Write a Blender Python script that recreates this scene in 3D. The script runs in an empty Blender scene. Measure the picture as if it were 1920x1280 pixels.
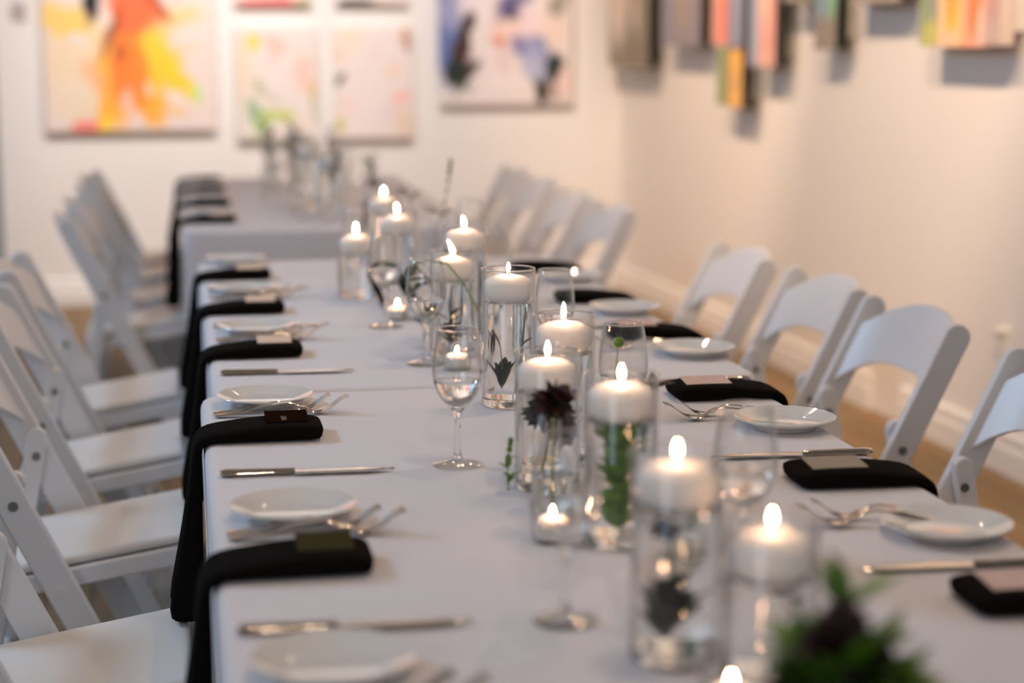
import bpy, bmesh, math, random
from mathutils import Vector, Matrix, Euler
R = math.radians
PI = math.pi
scene = bpy.context.scene
COL = scene.collection
rnd = random.Random(7)

# ------------------------------------------------------------------ camera, world, light, exposure
cam_d = bpy.data.cameras.new('camera')
cam = bpy.data.objects.new('camera', cam_d); COL.objects.link(cam)
cam.location = (0, 0, 1.32)
PITCH, YAW = 9.435, 10.487
cam.rotation_euler = (R(90 - PITCH), 0, R(-YAW))
cam_d.sensor_width = 36.0
cam_d.lens = 3400 / 1920 * 36
cam_d.clip_start = 0.05
cam_d.dof.use_dof = True
cam_d.dof.focus_distance = 2.70
cam_d.dof.aperture_fstop = 2.0
scene.camera = cam

world = bpy.data.worlds.new('daylight'); scene.world = world
world.use_nodes = True
bg = world.node_tree.nodes['Background']
bg.inputs[0].default_value = (0.42, 0.58, 0.78, 1); bg.inputs[1].default_value = 1.1

vs = scene.view_settings
vs.view_transform = 'Standard'; vs.look = 'None'; vs.gamma = 1; vs.use_curve_mapping = False
vs.exposure = 0.0
cy = scene.cycles
cy.use_denoising = True
try:
    cy.denoiser = 'OPENIMAGEDENOISE'; cy.denoising_input_passes = 'RGB_ALBEDO_NORMAL'
except Exception: pass
cy.max_bounces = 12; cy.transmission_bounces = 12; cy.transparent_max_bounces = 20
cy.diffuse_bounces = 4; cy.glossy_bounces = 6
cy.sample_clamp_indirect = 4.0; cy.blur_glossy = 0.3
cy.caustics_reflective = False; cy.caustics_refractive = True

WARM = (1.0, 0.70, 0.47)
WASH = (1.0, 0.91, 0.88)
WASHR = (1.0, 0.70, 0.47)
def area_light(name, loc, target, sx, sy, power, color):
    d = bpy.data.lights.new(name, 'AREA'); d.shape = 'RECTANGLE'; d.size = sx; d.size_y = sy
    d.energy = power; d.color = color
    o = bpy.data.objects.new(name, d); COL.objects.link(o); o.location = loc
    o.rotation_euler = (Vector(target) - Vector(loc)).to_track_quat('-Z', 'Y').to_euler()
    return o
def spot_light(name, loc, target, power, color, angle=70, blend=0.6, radius=0.05):
    d = bpy.data.lights.new(name, 'SPOT'); d.energy = power; d.color = color
    d.spot_size = R(angle); d.spot_blend = blend; d.shadow_soft_size = radius
    o = bpy.data.objects.new(name, d); COL.objects.link(o); o.location = loc
    o.rotation_euler = (Vector(target) - Vector(loc)).to_track_quat('-Z', 'Y').to_euler()
    return o
# daylight through the clerestory opening high in the left wall, and the glazed door at the back
area_light('clerestory_daylight', (-2.57, 4.30, 2.86), (0.35, 3.1, 0.70), 1.2, 0.55, 56, (0.42, 0.68, 1.0))
area_light('front_window_daylight', (-2.34, -1.5, 1.65), (0.0, 2.8, 0.6), 1.5, 1.3, 24, (0.68, 0.83, 1.0))
area_light('door_daylight', (-1.75, 9.45, 1.25), (-1.2, 4.0, 0.6), 1.3, 2.0, 4, (0.50, 0.72, 1.0))
# ceiling track heads, plus one added front fill behind the camera: (place, aim, watts, colour, cone)
TRACK = [((0.9, 1.7, 3.55), (0.6, 1.9, .75), 33, WARM, 90), ((1.5, 3.3, 3.55), (0.6, 3.2, .75), 37, WARM, 90),
         ((1.2, 5.6, 3.55), (0.5, 4.9, .75), 42, WARM, 90), ((0.0, -1.3, 3.2), (0.35, 2.6, .75), 64, (1.0, 0.80, 0.66), 60), ((1.3, 6.6, 3.55), (0.5, 6.4, .75), 27, WARM, 90),  # the head behind the camera is an added fill for surfaces facing it
         ((-1.1, 2.8, 3.55), (-0.5, 3.0, .3), 12, WARM, 90),
         ((0.9, 6.9, 3.55), (0.75, 9.4, 1.25), 350, WASH, 58), ((-1.1, 6.9, 3.55), (-0.9, 9.3, 1.1), 190, WASH, 66),
         ((-0.1, 7.0, 3.55), (0.0, 9.35, 1.1), 150, WASH, 60),
         ((0.55, 4.6, 3.55), (2.45, 6.2, 1.85), 440, WASHR, 64), ((0.55, 6.7, 3.55), (2.4, 8.0, 1.9), 400, WASHR, 62),
         ((0.75, 2.9, 3.55), (2.55, 4.4, 1.7), 420, WASHR, 66)]

# ------------------------------------------------------------------ materials
def new_mat(name):
    m = bpy.data.materials.new(name); m.use_nodes = True
    return m, m.node_tree.nodes, m.node_tree.links, m.node_tree.nodes['Principled BSDF']
def pmat(name, col, rough=0.5, metal=0.0, noise=0.0, nscale=30, bump=0.0, bscale=200, spec=0.5, **kw):
    m, n, l, p = new_mat(name)
    p.inputs['Base Color'].default_value = (*col, 1); p.inputs['Roughness'].default_value = rough
    p.inputs['Metallic'].default_value = metal; p.inputs['Specular IOR Level'].default_value = spec
    for k, v in kw.items(): p.inputs[k.replace('_', ' ')].default_value = v
    tc = n.new('ShaderNodeTexCoord')
    if noise:
        nt = n.new('ShaderNodeTexNoise'); nt.inputs['Scale'].default_value = nscale; nt.inputs['Detail'].default_value = 4
        l.new(tc.outputs['Object'], nt.inputs['Vector'])
        mx = n.new('ShaderNodeMix'); mx.data_type = 'RGBA'
        mx.inputs['A'].default_value = (*[c * (1 - noise) for c in col], 1)
        mx.inputs['B'].default_value = (*[min(1, c * (1 + noise)) for c in col], 1)
        l.new(nt.outputs['Fac'], mx.inputs['Factor']); l.new(mx.outputs['Result'], p.inputs['Base Color'])
    if bump:
        nb = n.new('ShaderNodeTexNoise'); nb.inputs['Scale'].default_value = bscale; nb.inputs['Detail'].default_value = 3
        l.new(tc.outputs['Object'], nb.inputs['Vector'])
        b = n.new('ShaderNodeBump'); b.inputs['Strength'].default_value = bump; b.inputs['Distance'].default_value = 0.002
        l.new(nb.outputs['Fac'], b.inputs['Height']); l.new(b.outputs['Normal'], p.inputs['Normal'])
    return m
M = {}
M['wall'] = pmat('white_wall_paint', (0.80, 0.76, 0.72), 0.75, noise=0.015, nscale=3, bump=0.1, bscale=300, spec=0.25)
M['ceiling'] = pmat('ceiling_paint', (0.70, 0.67, 0.63), 0.9)
M['trim'] = pmat('white_trim_gloss', (0.82, 0.79, 0.75), 0.35)
M['switch'] = pmat('grey_switch_plate', (0.42, 0.38, 0.36), 0.5)
M['darkframe'] = pmat('grey_door_frame', (0.24, 0.29, 0.32), 0.4)
M['resin'] = pmat('white_resin', (0.76, 0.76, 0.77), 0.33, noise=0.02, nscale=8, bump=0.05, bscale=60)
M['vinyl'] = pmat('ivory_vinyl', (0.78, 0.75, 0.70), 0.42, bump=0.12, bscale=400)
M['bolt'] = pmat('bolt_steel', (0.25, 0.27, 0.25), 0.35, 0.9)
M['napkin'] = pmat('black_napkin_cotton', (0.006, 0.005, 0.0045), 0.95, bump=0.35, bscale=900, spec=0.04)
M['steel'] = pmat('polished_steel', (0.62, 0.58, 0.52), 0.16, 1.0)
M['steeldark'] = pmat('engraved_steel', (0.55, 0.49, 0.41), 0.10, 1.0)
M['plate'] = pmat('white_porcelain', (0.78, 0.77, 0.74), 0.06, spec=0.6, Coat_Weight=0.4, Coat_Roughness=0.03)
M['wax'] = pmat('white_wax', (0.96, 0.92, 0.90), 0.5, Subsurface_Weight=1.0, Subsurface_Scale=0.045, Subsurface_Radius=(1.0, 0.93, 0.87))
M['wick'] = pmat('burnt_wick', (0.02, 0.015, 0.012), 0.9)
M['cup'] = pmat('aluminium_cup', (0.8, 0.78, 0.75), 0.3, 1.0)
M['card_cream'] = pmat('cream_card', (0.80, 0.64, 0.50), 0.5, noise=0.03)
M['card_pink'] = pmat('pale_pink_card', (0.62, 0.44, 0.38), 0.45, noise=0.12, nscale=60)
M['card_dark'] = pmat('dark_acrylic_card', (0.016, 0.007, 0.004), 0.9, spec=0.0)
M['card_taupe'] = pmat('taupe_card', (0.26, 0.22, 0.16), 0.5, noise=0.1)
M['card_olive'] = pmat('dark_olive_acrylic_card', (0.055, 0.048, 0.022), 0.9, spec=0.0)  # flat olive stands in for the reflection on clear acrylic
M['ink'] = pmat('pale_lettering', (0.35, 0.31, 0.25), 0.6)
M['leaf'] = pmat('green_leaf', (0.10, 0.22, 0.012), 0.45, noise=0.5, nscale=40)
M['leaf_bright'] = pmat('bright_green_leaf', (0.20, 0.42, 0.02), 0.45, noise=0.3, nscale=40)
M['leaf_dark'] = pmat('deep_green_leaf', (0.014, 0.03, 0.014), 0.5, noise=0.4, nscale=60)
M['leaf_grey'] = pmat('grey_green_leaf', (0.27, 0.25, 0.20), 0.6, noise=0.3, nscale=40)
M['burgundy'] = pmat('burgundy_petal', (0.022, 0.004, 0.005), 0.6, noise=0.5, nscale=60)
M['brown_leaf'] = pmat('brown_leaf', (0.10, 0.045, 0.012), 0.55, noise=0.4, nscale=60)
M['sprig'] = pmat('olive_sprig', (0.14, 0.13, 0.07), 0.6)
M['stem'] = pmat('green_stem', (0.20, 0.25, 0.03), 0.5)
M['satin'] = pmat('black_satin', (0.004, 0.004, 0.004), 0.8, spec=0.08)
M['fixture'] = pmat('white_fixture_metal', (0.75, 0.73, 0.70), 0.4)

def cloth_mat():
    m, n, l, p = new_mat('white_linen')
    p.inputs['Base Color'].default_value = (0.80, 0.775, 0.79, 1); p.inputs['Roughness'].default_value = 0.85
    p.inputs['Specular IOR Level'].default_value = 0.2; p.inputs['Sheen Weight'].default_value = 0.1
    tc = n.new('ShaderNodeTexCoord')
    hs = []
    for rot in ('X', 'Y'):
        w = n.new('ShaderNodeTexWave'); w.bands_direction = rot; w.inputs['Scale'].default_value = 260
        w.inputs['Distortion'].default_value = 0.6; l.new(tc.outputs['Object'], w.inputs['Vector']); hs.append(w)
    a = n.new('ShaderNodeMath'); a.operation = 'ADD'
    l.new(hs[0].outputs['Fac'], a.inputs[0]); l.new(hs[1].outputs['Fac'], a.inputs[1])
    nz = n.new('ShaderNodeTexNoise'); nz.inputs['Scale'].default_value = 5; nz.inputs['Detail'].default_value = 3
    l.new(tc.outputs['Object'], nz.inputs['Vector'])
    b2 = n.new('ShaderNodeBump'); b2.inputs['Strength'].default_value = 0.25; b2.inputs['Distance'].default_value = 0.01
    l.new(nz.outputs['Fac'], b2.inputs['Height'])
    b = n.new('ShaderNodeBump'); b.inputs['Strength'].default_value = 0.15; b.inputs['Distance'].default_value = 0.0006
    l.new(a.outputs[0], b.inputs['Height']); l.new(b2.outputs['Normal'], b.inputs['Normal'])
    l.new(b.outputs['Normal'], p.inputs['Normal'])
    return m
M['cloth'] = cloth_mat()

def floor_mat():
    m, n, l, p = new_mat('brown_wood_planks')
    tc = n.new('ShaderNodeTexCoord'); mp = n.new('ShaderNodeMapping'); mp.inputs['Rotation'].default_value = (0, 0, R(90))
    l.new(tc.outputs['Object'], mp.inputs['Vector'])
    br = n.new('ShaderNodeTexBrick'); br.inputs['Scale'].default_value = 1.0
    br.inputs['Brick Width'].default_value = 1.4; br.inputs['Row Height'].default_value = 0.11
    br.inputs['Mortar Size'].default_value = 0.003
    br.inputs['Color1'].default_value = (0.225, 0.148, 0.075, 1); br.inputs['Color2'].default_value = (0.275, 0.182, 0.095, 1)
    br.inputs['Mortar'].default_value = (0.07, 0.045, 0.025, 1)
    l.new(mp.outputs['Vector'], br.inputs['Vector'])
    nz = n.new('ShaderNodeTexNoise'); nz.inputs['Scale'].default_value = 6; nz.inputs['Detail'].default_value = 8
    mp2 = n.new('ShaderNodeMapping'); mp2.inputs['Scale'].default_value = (9, 0.8, 1); l.new(tc.outputs['Object'], mp2.inputs['Vector'])
    l.new(mp2.outputs['Vector'], nz.inputs['Vector'])
    mx = n.new('ShaderNodeMix'); mx.data_type = 'RGBA'; mx.blend_type = 'MULTIPLY'; mx.inputs['Factor'].default_value = 0.6
    l.new(br.outputs['Color'], mx.inputs['A']); l.new(nz.outputs['Color'], mx.inputs['B'])
    gm = n.new('ShaderNodeHueSaturation'); gm.inputs['Value'].default_value = 1.5; l.new(mx.outputs['Result'], gm.inputs['Color'])
    l.new(gm.outputs['Color'], p.inputs['Base Color']); p.inputs['Roughness'].default_value = 0.62; p.inputs['Specular IOR Level'].default_value = 0.15
    return m
M['floor'] = floor_mat()

def thin_glass(name, tint=(0.993, 0.995, 0.992), f0=0.03, fmax=0.85):
    m = bpy.data.materials.new(name); m.use_nodes = True
    n, l = m.node_tree.nodes, m.node_tree.links; n.clear()
    out = n.new('ShaderNodeOutputMaterial'); mix = n.new('ShaderNodeMixShader')
    tr = n.new('ShaderNodeBsdfTransparent'); tr.inputs[0].default_value = (*tint, 1)
    gl = n.new('ShaderNodeBsdfGlossy'); gl.inputs['Roughness'].default_value = 0.015; gl.inputs[0].default_value = (0.95, 0.95, 0.95, 1)
    lw = n.new('ShaderNodeLayerWeight'); lw.inputs['Blend'].default_value = 0.5
    pw = n.new('ShaderNodeMath'); pw.operation = 'POWER'; pw.inputs[1].default_value = 3.2; l.new(lw.outputs['Facing'], pw.inputs[0])
    p2 = n.new('ShaderNodeMath'); p2.operation = 'POWER'; p2.inputs[1].default_value = 4.0; l.new(lw.outputs['Facing'], p2.inputs[0])
    tm = n.new('ShaderNodeMix'); tm.data_type = 'RGBA'; tm.inputs['A'].default_value = (*tint, 1); tm.inputs['B'].default_value = (0.58, 0.57, 0.54, 1)
    l.new(p2.outputs[0], tm.inputs['Factor']); l.new(tm.outputs['Result'], tr.inputs[0])
    mr = n.new('ShaderNodeMapRange'); mr.inputs['To Min'].default_value = f0; mr.inputs['To Max'].default_value = fmax
    l.new(pw.outputs[0], mr.inputs['Value']); l.new(mr.outputs[0], mix.inputs[0])
    l.new(tr.outputs[0], mix.inputs[1]); l.new(gl.outputs[0], mix.inputs[2]); l.new(mix.outputs[0], out.inputs[0])
    return m
M['glass'] = thin_glass('clear_thin_glass')
M['pane'] = thin_glass('door_pane_glass', (0.93, 0.97, 0.98))
def refr(name, col, ior):
    m, n, l, p = new_mat(name)
    p.inputs['Base Color'].default_value = (*col, 1); p.inputs['Roughness'].default_value = 0.0
    p.inputs['Transmission Weight'].default_value = 1.0; p.inputs['IOR'].default_value = ior
    return m
M['solid_glass'] = refr('solid_glass', (0.99, 0.985, 0.97), 1.48)
M['water'] = refr('clear_water', (0.99, 0.995, 0.99), 1.33)
def emit(name, col, s):
    m = bpy.data.materials.new(name); m.use_nodes = True
    n, l = m.node_tree.nodes, m.node_tree.links; n.clear()
    e = n.new('ShaderNodeEmission'); e.inputs[0].default_value = (*col, 1); e.inputs[1].default_value = s
    o = n.new('ShaderNodeOutputMaterial'); l.new(e.outputs[0], o.inputs[0])
    return m
M['flame'] = emit('candle_flame', (1.0, 0.56, 0.31), 165)
M['lamp'] = emit('lamp_lens', (1.0, 0.84, 0.66), 60)

def painting(name, base, blobs, distort=0.10, nscale=5):
    """abstract brushwork: base colour plus soft-edged strokes (u, v, ru, rv, rot, colour, strength) in face coordinates 0..1"""
    m, n, l, p = new_mat(name)
    p.inputs['Roughness'].default_value = 0.55; p.inputs['Specular IOR Level'].default_value = 0.3
    tc = n.new('ShaderNodeTexCoord')
    nz = n.new('ShaderNodeTexNoise'); nz.inputs['Scale'].default_value = nscale; nz.inputs['Detail'].default_value = 4
    l.new(tc.outputs['Generated'], nz.inputs['Vector'])
    sb = n.new('ShaderNodeVectorMath'); sb.operation = 'SUBTRACT'; sb.inputs[1].default_value = (.5, .5, .5); l.new(nz.outputs['Color'], sb.inputs[0])
    sc = n.new('ShaderNodeVectorMath'); sc.operation = 'SCALE'; sc.inputs['Scale'].default_value = distort * 2; l.new(sb.outputs[0], sc.inputs[0])
    ad = n.new('ShaderNodeVectorMath'); ad.operation = 'ADD'; l.new(tc.outputs['Generated'], ad.inputs[0]); l.new(sc.outputs[0], ad.inputs[1])
    prev = None
    for (u, v, ru, rv, rot, col, st) in blobs:
        t = n.new('ShaderNodeMapping'); t.vector_type = 'TEXTURE'
        t.inputs['Location'].default_value = (u, 0.5, v); t.inputs['Rotation'].default_value = (0, -R(rot), 0); t.inputs['Scale'].default_value = (ru, 30, rv)
        l.new(ad.outputs[0], t.inputs['Vector'])
        ln = n.new('ShaderNodeVectorMath'); ln.operation = 'LENGTH'; l.new(t.outputs[0], ln.inputs[0])
        mr = n.new('ShaderNodeMapRange'); mr.interpolation_type = 'SMOOTHSTEP'
        mr.inputs['From Min'].default_value = 1.15; mr.inputs['From Max'].default_value = 0.55; mr.inputs['To Max'].default_value = st
        l.new(ln.outputs['Value'], mr.inputs['Value'])
        mx = n.new('ShaderNodeMix'); mx.data_type = 'RGBA'
        if prev is None: mx.inputs['A'].default_value = (*base, 1)
        else: l.new(prev, mx.inputs['A'])
        mx.inputs['B'].default_value = (*col, 1); l.new(mr.outputs[0], mx.inputs['Factor'])
        prev = mx.outputs['Result']
    l.new(prev, p.inputs['Base Color'])
    return m

# ------------------------------------------------------------------ mesh helpers
class MB:
    def __init__(s): s.v = []; s.f = []
    def add(s, vs_, fs, mat=None):
        o = len(s.v)
        s.v += [tuple(mat @ Vector(v)) if mat else tuple(v) for v in vs_]
        s.f += [tuple(i + o for i in f) for f in fs]; return s
    def box(s, a, b, mat=None):
        x0, y0, z0 = a; x1, y1, z1 = b
        return s.add([(x0,y0,z0),(x1,y0,z0),(x1,y1,z0),(x0,y1,z0),(x0,y0,z1),(x1,y0,z1),(x1,y1,z1),(x0,y1,z1)],
                     [(0,3,2,1),(4,5,6,7),(0,1,5,4),(1,2,6,5),(2,3,7,6),(3,0,4,7)], mat)
    def loft(s, rings, cap0=True, cap1=True, closed=False, mat=None):
        k = len(rings[0]); vs_ = [p for r in rings for p in r]; fs = []
        n = len(rings)
        for i in range(n if closed else n - 1):
            j = (i + 1) % n
            for q in range(k):
                q2 = (q + 1) % k
                fs.append((i*k+q, i*k+q2, j*k+q2, j*k+q))
        if not closed:
            if cap0: fs.append(tuple(reversed(range(k))))
            if cap1: fs.append(tuple((n-1)*k + q for q in range(k)))
        return s.add(vs_, fs, mat)
    def lathe(s, prof, seg=40, c=(0,0,0), mat=None):
        """prof: list of (r, z); ends with r=0 close to a point"""
        vs_ = []; idx = []
        for r, z in prof:
            if r < 1e-6:
                idx.append([len(vs_)]); vs_.append((c[0], c[1], c[2] + z))
            else:
                idx.append(list(range(len(vs_), len(vs_) + seg)))
                vs_ += [(c[0] + r*math.cos(2*PI*q/seg), c[1] + r*math.sin(2*PI*q/seg), c[2] + z) for q in range(seg)]
        fs = []
        for a, b in zip(idx, idx[1:]):
            for q in range(seg):
                q2 = (q + 1) % seg
                A = [a[q % len(a)]] if len(a) == 1 else [a[q], a[q2]]
                B = [b[0]] if len(b) == 1 else [b[q2], b[q]]
                if len(A) + len(B) >= 3: fs.append(tuple(A + B))
        return s.add(vs_, fs, mat)
    def tube(s, pts, rad, seg=8, mat=None):
        pts = [Vector(p) for p in pts]; rings = []
        if not isinstance(rad, (list, tuple)): rad = [rad] * len(pts)
        for i, p in enumerate(pts):
            d = (pts[min(i+1, len(pts)-1)] - pts[max(i-1, 0)]).normalized()
            a = d.cross(Vector((0, 0, 1)) if abs(d.z) < .9 else Vector((1, 0, 0))).normalized(); b = a.cross(d)
            rings.append([p + rad[i]*(a*math.cos(2*PI*q/seg) + b*math.sin(2*PI*q/seg)) for q in range(seg)])
        return s.loft(rings, mat=mat)
    def blade(s, p, d, up, L, W, curl=0.15, th=0.0006):
        """one leaf: pointed blade with a folded midrib and real thickness"""
        d = Vector(d).normalized(); sd = d.cross(Vector(up))
        sd = sd.normalized() if sd.length > 1e-4 else Vector((1, 0, 0)); nn = sd.cross(d)
        p = Vector(p); N = 6; rings = []
        for i in range(N + 1):
            t = i / N; w = W * .5 * (math.sin(PI * min(1, t*.94 + .05)) ** .8) + 0.0002
            c = p + d*(L*t) - nn*(curl*L*t*t)
            rings.append([c + sd*w + nn*(w*.25), c + nn*th, c - sd*w + nn*(w*.25), c - nn*th])
        return s.loft(rings)
    def ball(s, c, r, seg=10, sq=(1,1,1)):
        n = seg // 2 + 1
        return s.add(*sph(c, r, seg, n, sq))
    def build(s, name, mat, parent=None, smooth=True, bevel=0, sub=0, angle=40):
        me = bpy.data.meshes.new(name); me.from_pydata(s.v, [], s.f); me.update()
        bm = bmesh.new(); bm.from_mesh(me); bmesh.ops.recalc_face_normals(bm, faces=bm.faces); bm.to_mesh(me); bm.free()
        me.materials.append(mat)
        o = bpy.data.objects.new(name, me); COL.objects.link(o)
        if parent: o.parent = parent
        if smooth:
            for p in me.polygons: p.use_smooth = True
            try: me.set_sharp_from_angle(angle=R(angle))
            except Exception: pass
        if bevel:
            b = o.modifiers.new('bevel', 'BEVEL'); b.width = bevel; b.segments = 3; b.limit_method = 'ANGLE'; b.angle_limit = R(35)
        if sub:
            q = o.modifiers.new('sub', 'SUBSURF'); q.levels = sub; q.render_levels = sub
        return o
def sph(c, r, seg, n, sq):
    vs_ = [(c[0], c[1], c[2] - r*sq[2])]; fs = []
    for i in range(1, n):
        a = -PI/2 + PI*i/n
        for q in range(seg):
            b = 2*PI*q/seg
            vs_.append((c[0] + r*sq[0]*math.cos(a)*math.cos(b), c[1] + r*sq[1]*math.cos(a)*math.sin(b), c[2] + r*sq[2]*math.sin(a)))
    vs_.append((c[0], c[1], c[2] + r*sq[2])); top = len(vs_) - 1
    for q in range(seg):
        q2 = (q + 1) % seg
        fs.append((0, 1 + q2, 1 + q))
        for i in range(n - 2):
            a = 1 + i*seg; fs.append((a + q, a + q2, a + seg + q2, a + seg + q))
        a = 1 + (n - 2)*seg; fs.append((a + q, a + q2, top))
    return vs_, fs
def tag(o, label, cat, group=None, kind=None):
    o['label'] = label; o['category'] = cat
    if group: o['group'] = group
    if kind: o['kind'] = kind
    return o
def thing(name, label, cat, loc=(0,0,0), rz=0, group=None):
    o = bpy.data.objects.new(name, None); COL.objects.link(o); o.empty_display_size = 0.05
    o.location = loc; o.rotation_euler = (0, 0, R(rz)); return tag(o, label, cat, group)
def dup(root, loc, rz=0, label=None, group=None, scale=None):
    r = root.copy(); COL.objects.link(r); r.location = loc; r.rotation_euler = (0, 0, R(rz))
    if label: r['label'] = label
    if group: r['group'] = group
    if scale: r.scale = scale
    for ch in list(root.children):
        c = ch.copy(); COL.objects.link(c); c.parent = r
        for g in list(ch.children):
            d = g.copy(); COL.objects.link(d); d.parent = c
    return r
def struct(o, label=None, cat=None):
    o['kind'] = 'structure'
    if label: o['label'] = label; o['category'] = cat
    return o

# ------------------------------------------------------------------ the room (turned 2.18 degrees against the tables; its corner at the right back)
ROOM_LOC, ROOM_RZ = Vector((2.33, 9.42, 0)), R(2.18)
def in_room(o): o.location = ROOM_LOC; o.rotation_euler = (0, 0, ROOM_RZ); return o
def room(name, boxes, mat, label, cat, bevel=0):
    b = MB()
    for a, c in boxes: b.box(a, c)
    return struct(in_room(b.build(name, mat, None, smooth=False, bevel=bevel)), label, cat)
HC = 4.75
room('floor', [((-5.30, -13, -0.1), (0.15, 0.15, 0))], M['floor'], 'brown wooden plank floor under the tables and chairs', 'floor')
room('ceiling', [((-5.30, -13, HC), (0.15, 0.15, HC + .1))], M['ceiling'], 'plain pale ceiling above the room', 'ceiling')
room('wall_right', [((0, -13, 0), (0.15, 0.15, HC))], M['wall'], 'long cream white wall on the right hung with small painted blocks', 'wall')
DX0, DX1, DH = -4.9, -3.185, 2.35      # door opening in the back wall
room('wall_back', [((DX1, 0, 0), (0, 0.15, HC)), ((-5.30, 0, 0), (DX0, 0.15, HC)), ((DX0, 0, DH), (DX1, 0.15, HC))], M['wall'],
     'white back wall hung with abstract canvases', 'wall')
WY0, WY1, WZ0, WZ1 = -5.65, -4.15, 2.5, 3.25
VY0, VY1, VZ0, VZ1 = -11.6, -9.8, .95, 2.35
LX0, LX1 = -5.30, -5.16
room('wall_left', [((LX0, -13, 0), (LX1, VY0, HC)), ((LX0, VY0, 0), (LX1, VY1, VZ0)), ((LX0, VY0, VZ1), (LX1, VY1, HC)), ((LX0, VY1, 0), (LX1, WY0, HC)), ((LX0, WY1, 0), (LX1, 0.15, HC)),
                   ((LX0, WY0, 0), (LX1, WY1, WZ0)), ((LX0, WY0, WZ1), (LX1, WY1, HC))], M['wall'], 'white wall on the left with a high window', 'wall')
room('wall_front', [((-5.30, -13.15, 0), (0.15, -13, HC))], M['wall'], 'plain white wall behind the camera end of the tables', 'wall')
bb = MB()
def bb_run(y0, y1):
    prof = [(0, 0), (-0.022, 0), (-0.022, .082), (-0.014, .096), (-0.018, .104), (-0.018, .124), (-0.008, .135), (0, .135)]
    bb.loft([[(x, y0, z) for x, z in prof], [(x, y1, z) for x, z in prof]])
bb_run(-12.9, -3.58); bb_run(-3.33, 0)
struct(in_room(bb.build('baseboard_right', M['trim'], smooth=False, bevel=.003)), 'white moulded baseboard along the right wall', 'baseboard')
bb = MB(); prof = [(0, 0), (-0.022, 0), (-0.022, .082), (-0.014, .096), (-0.018, .104), (-0.018, .124), (-0.008, .135), (0, .135)]
bb.loft([[(-3.12, y, z) for y, z in prof], [(-0.024, y, z) for y, z in prof]])
struct(in_room(bb.build('baseboard_back', M['trim'], smooth=False, bevel=.003)), 'white moulded baseboard under the abstract canvases', 'baseboard')
# glazed door at the far left of the back wall
dr = struct(in_room(bpy.data.objects.new('door_1', None)), 'glazed door at the left end of the back wall', 'door'); COL.objects.link(dr)
b = MB()
for x in (DX0, (DX0 + DX1)/2 - .04, DX1 - .08): b.box((x, 0.03, 0), (x + .08, .11, DH))
for z in (0, .82, DH - .1): b.box((DX0, .032, z), (DX1, .108, z + .1))
b.build('door_frame', M['darkframe'], dr, smooth=False, bevel=.004)
MB().box((DX0 + .05, .062, .06), (DX1 - .05, .072, DH - .06)).build('door_pane', M['pane'], dr, smooth=False)
for wi, (a0, a1, c0, c1, lab) in enumerate(((WY0, WY1, WZ0, WZ1, 'high window opening in the left wall'), (VY0, VY1, VZ0, VZ1, 'wide window in the left wall nearer the camera'))):
    wn = struct(in_room(bpy.data.objects.new('window_%d' % (wi + 1), None)), lab, 'window'); COL.objects.link(wn)
    b = MB()
    for y in (a0, (a0 + a1)/2 - .02, a1 - .04): b.box((-5.28, y, c0), (-5.22, y + .04, c1))
    for z in (c0, c1 - .04): b.box((-5.28, a0, z), (-5.22, a1, z + .04))
    b.build('window_frame', M['trim'], wn, smooth=False)

# ceiling track heads and the added front fill, with their lamps
tb = MB().box((-2.0, -7.9, 3.74), (-1.94, -1.8, 3.78)); 
for n_, (p, t, w, c, ang) in enumerate(TRACK):
    d = (Vector(t) - Vector(p)).normalized()
    lamp = thing('track_spotlight', 'white ceiling track spotlight aimed down into the room', 'spotlight', p, 0, 'ceiling track spotlights')
    q = d.to_track_quat('-Z', 'Y').to_matrix().to_4x4()
    MB().lathe([(0, .10), (.045, .10), (.05, .09), (.05, -.01), (.044, -.01), (.044, .08), (0, .08)], 24, mat=q).build('lamp_shade', M['fixture'], lamp)
    MB().lathe([(0, .03), (.036, .03), (.036, .026), (0, .026)], 20, mat=q).build('lamp_lens', M['lamp'], lamp)
    MB().tube([(0, 0, .08), (0, 0, HC - p[2])], .008).build('hanging_rod', M['fixture'], lamp)
    spot_light('track_light', Vector(p) + d*.015, t, w, c, ang)

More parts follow.
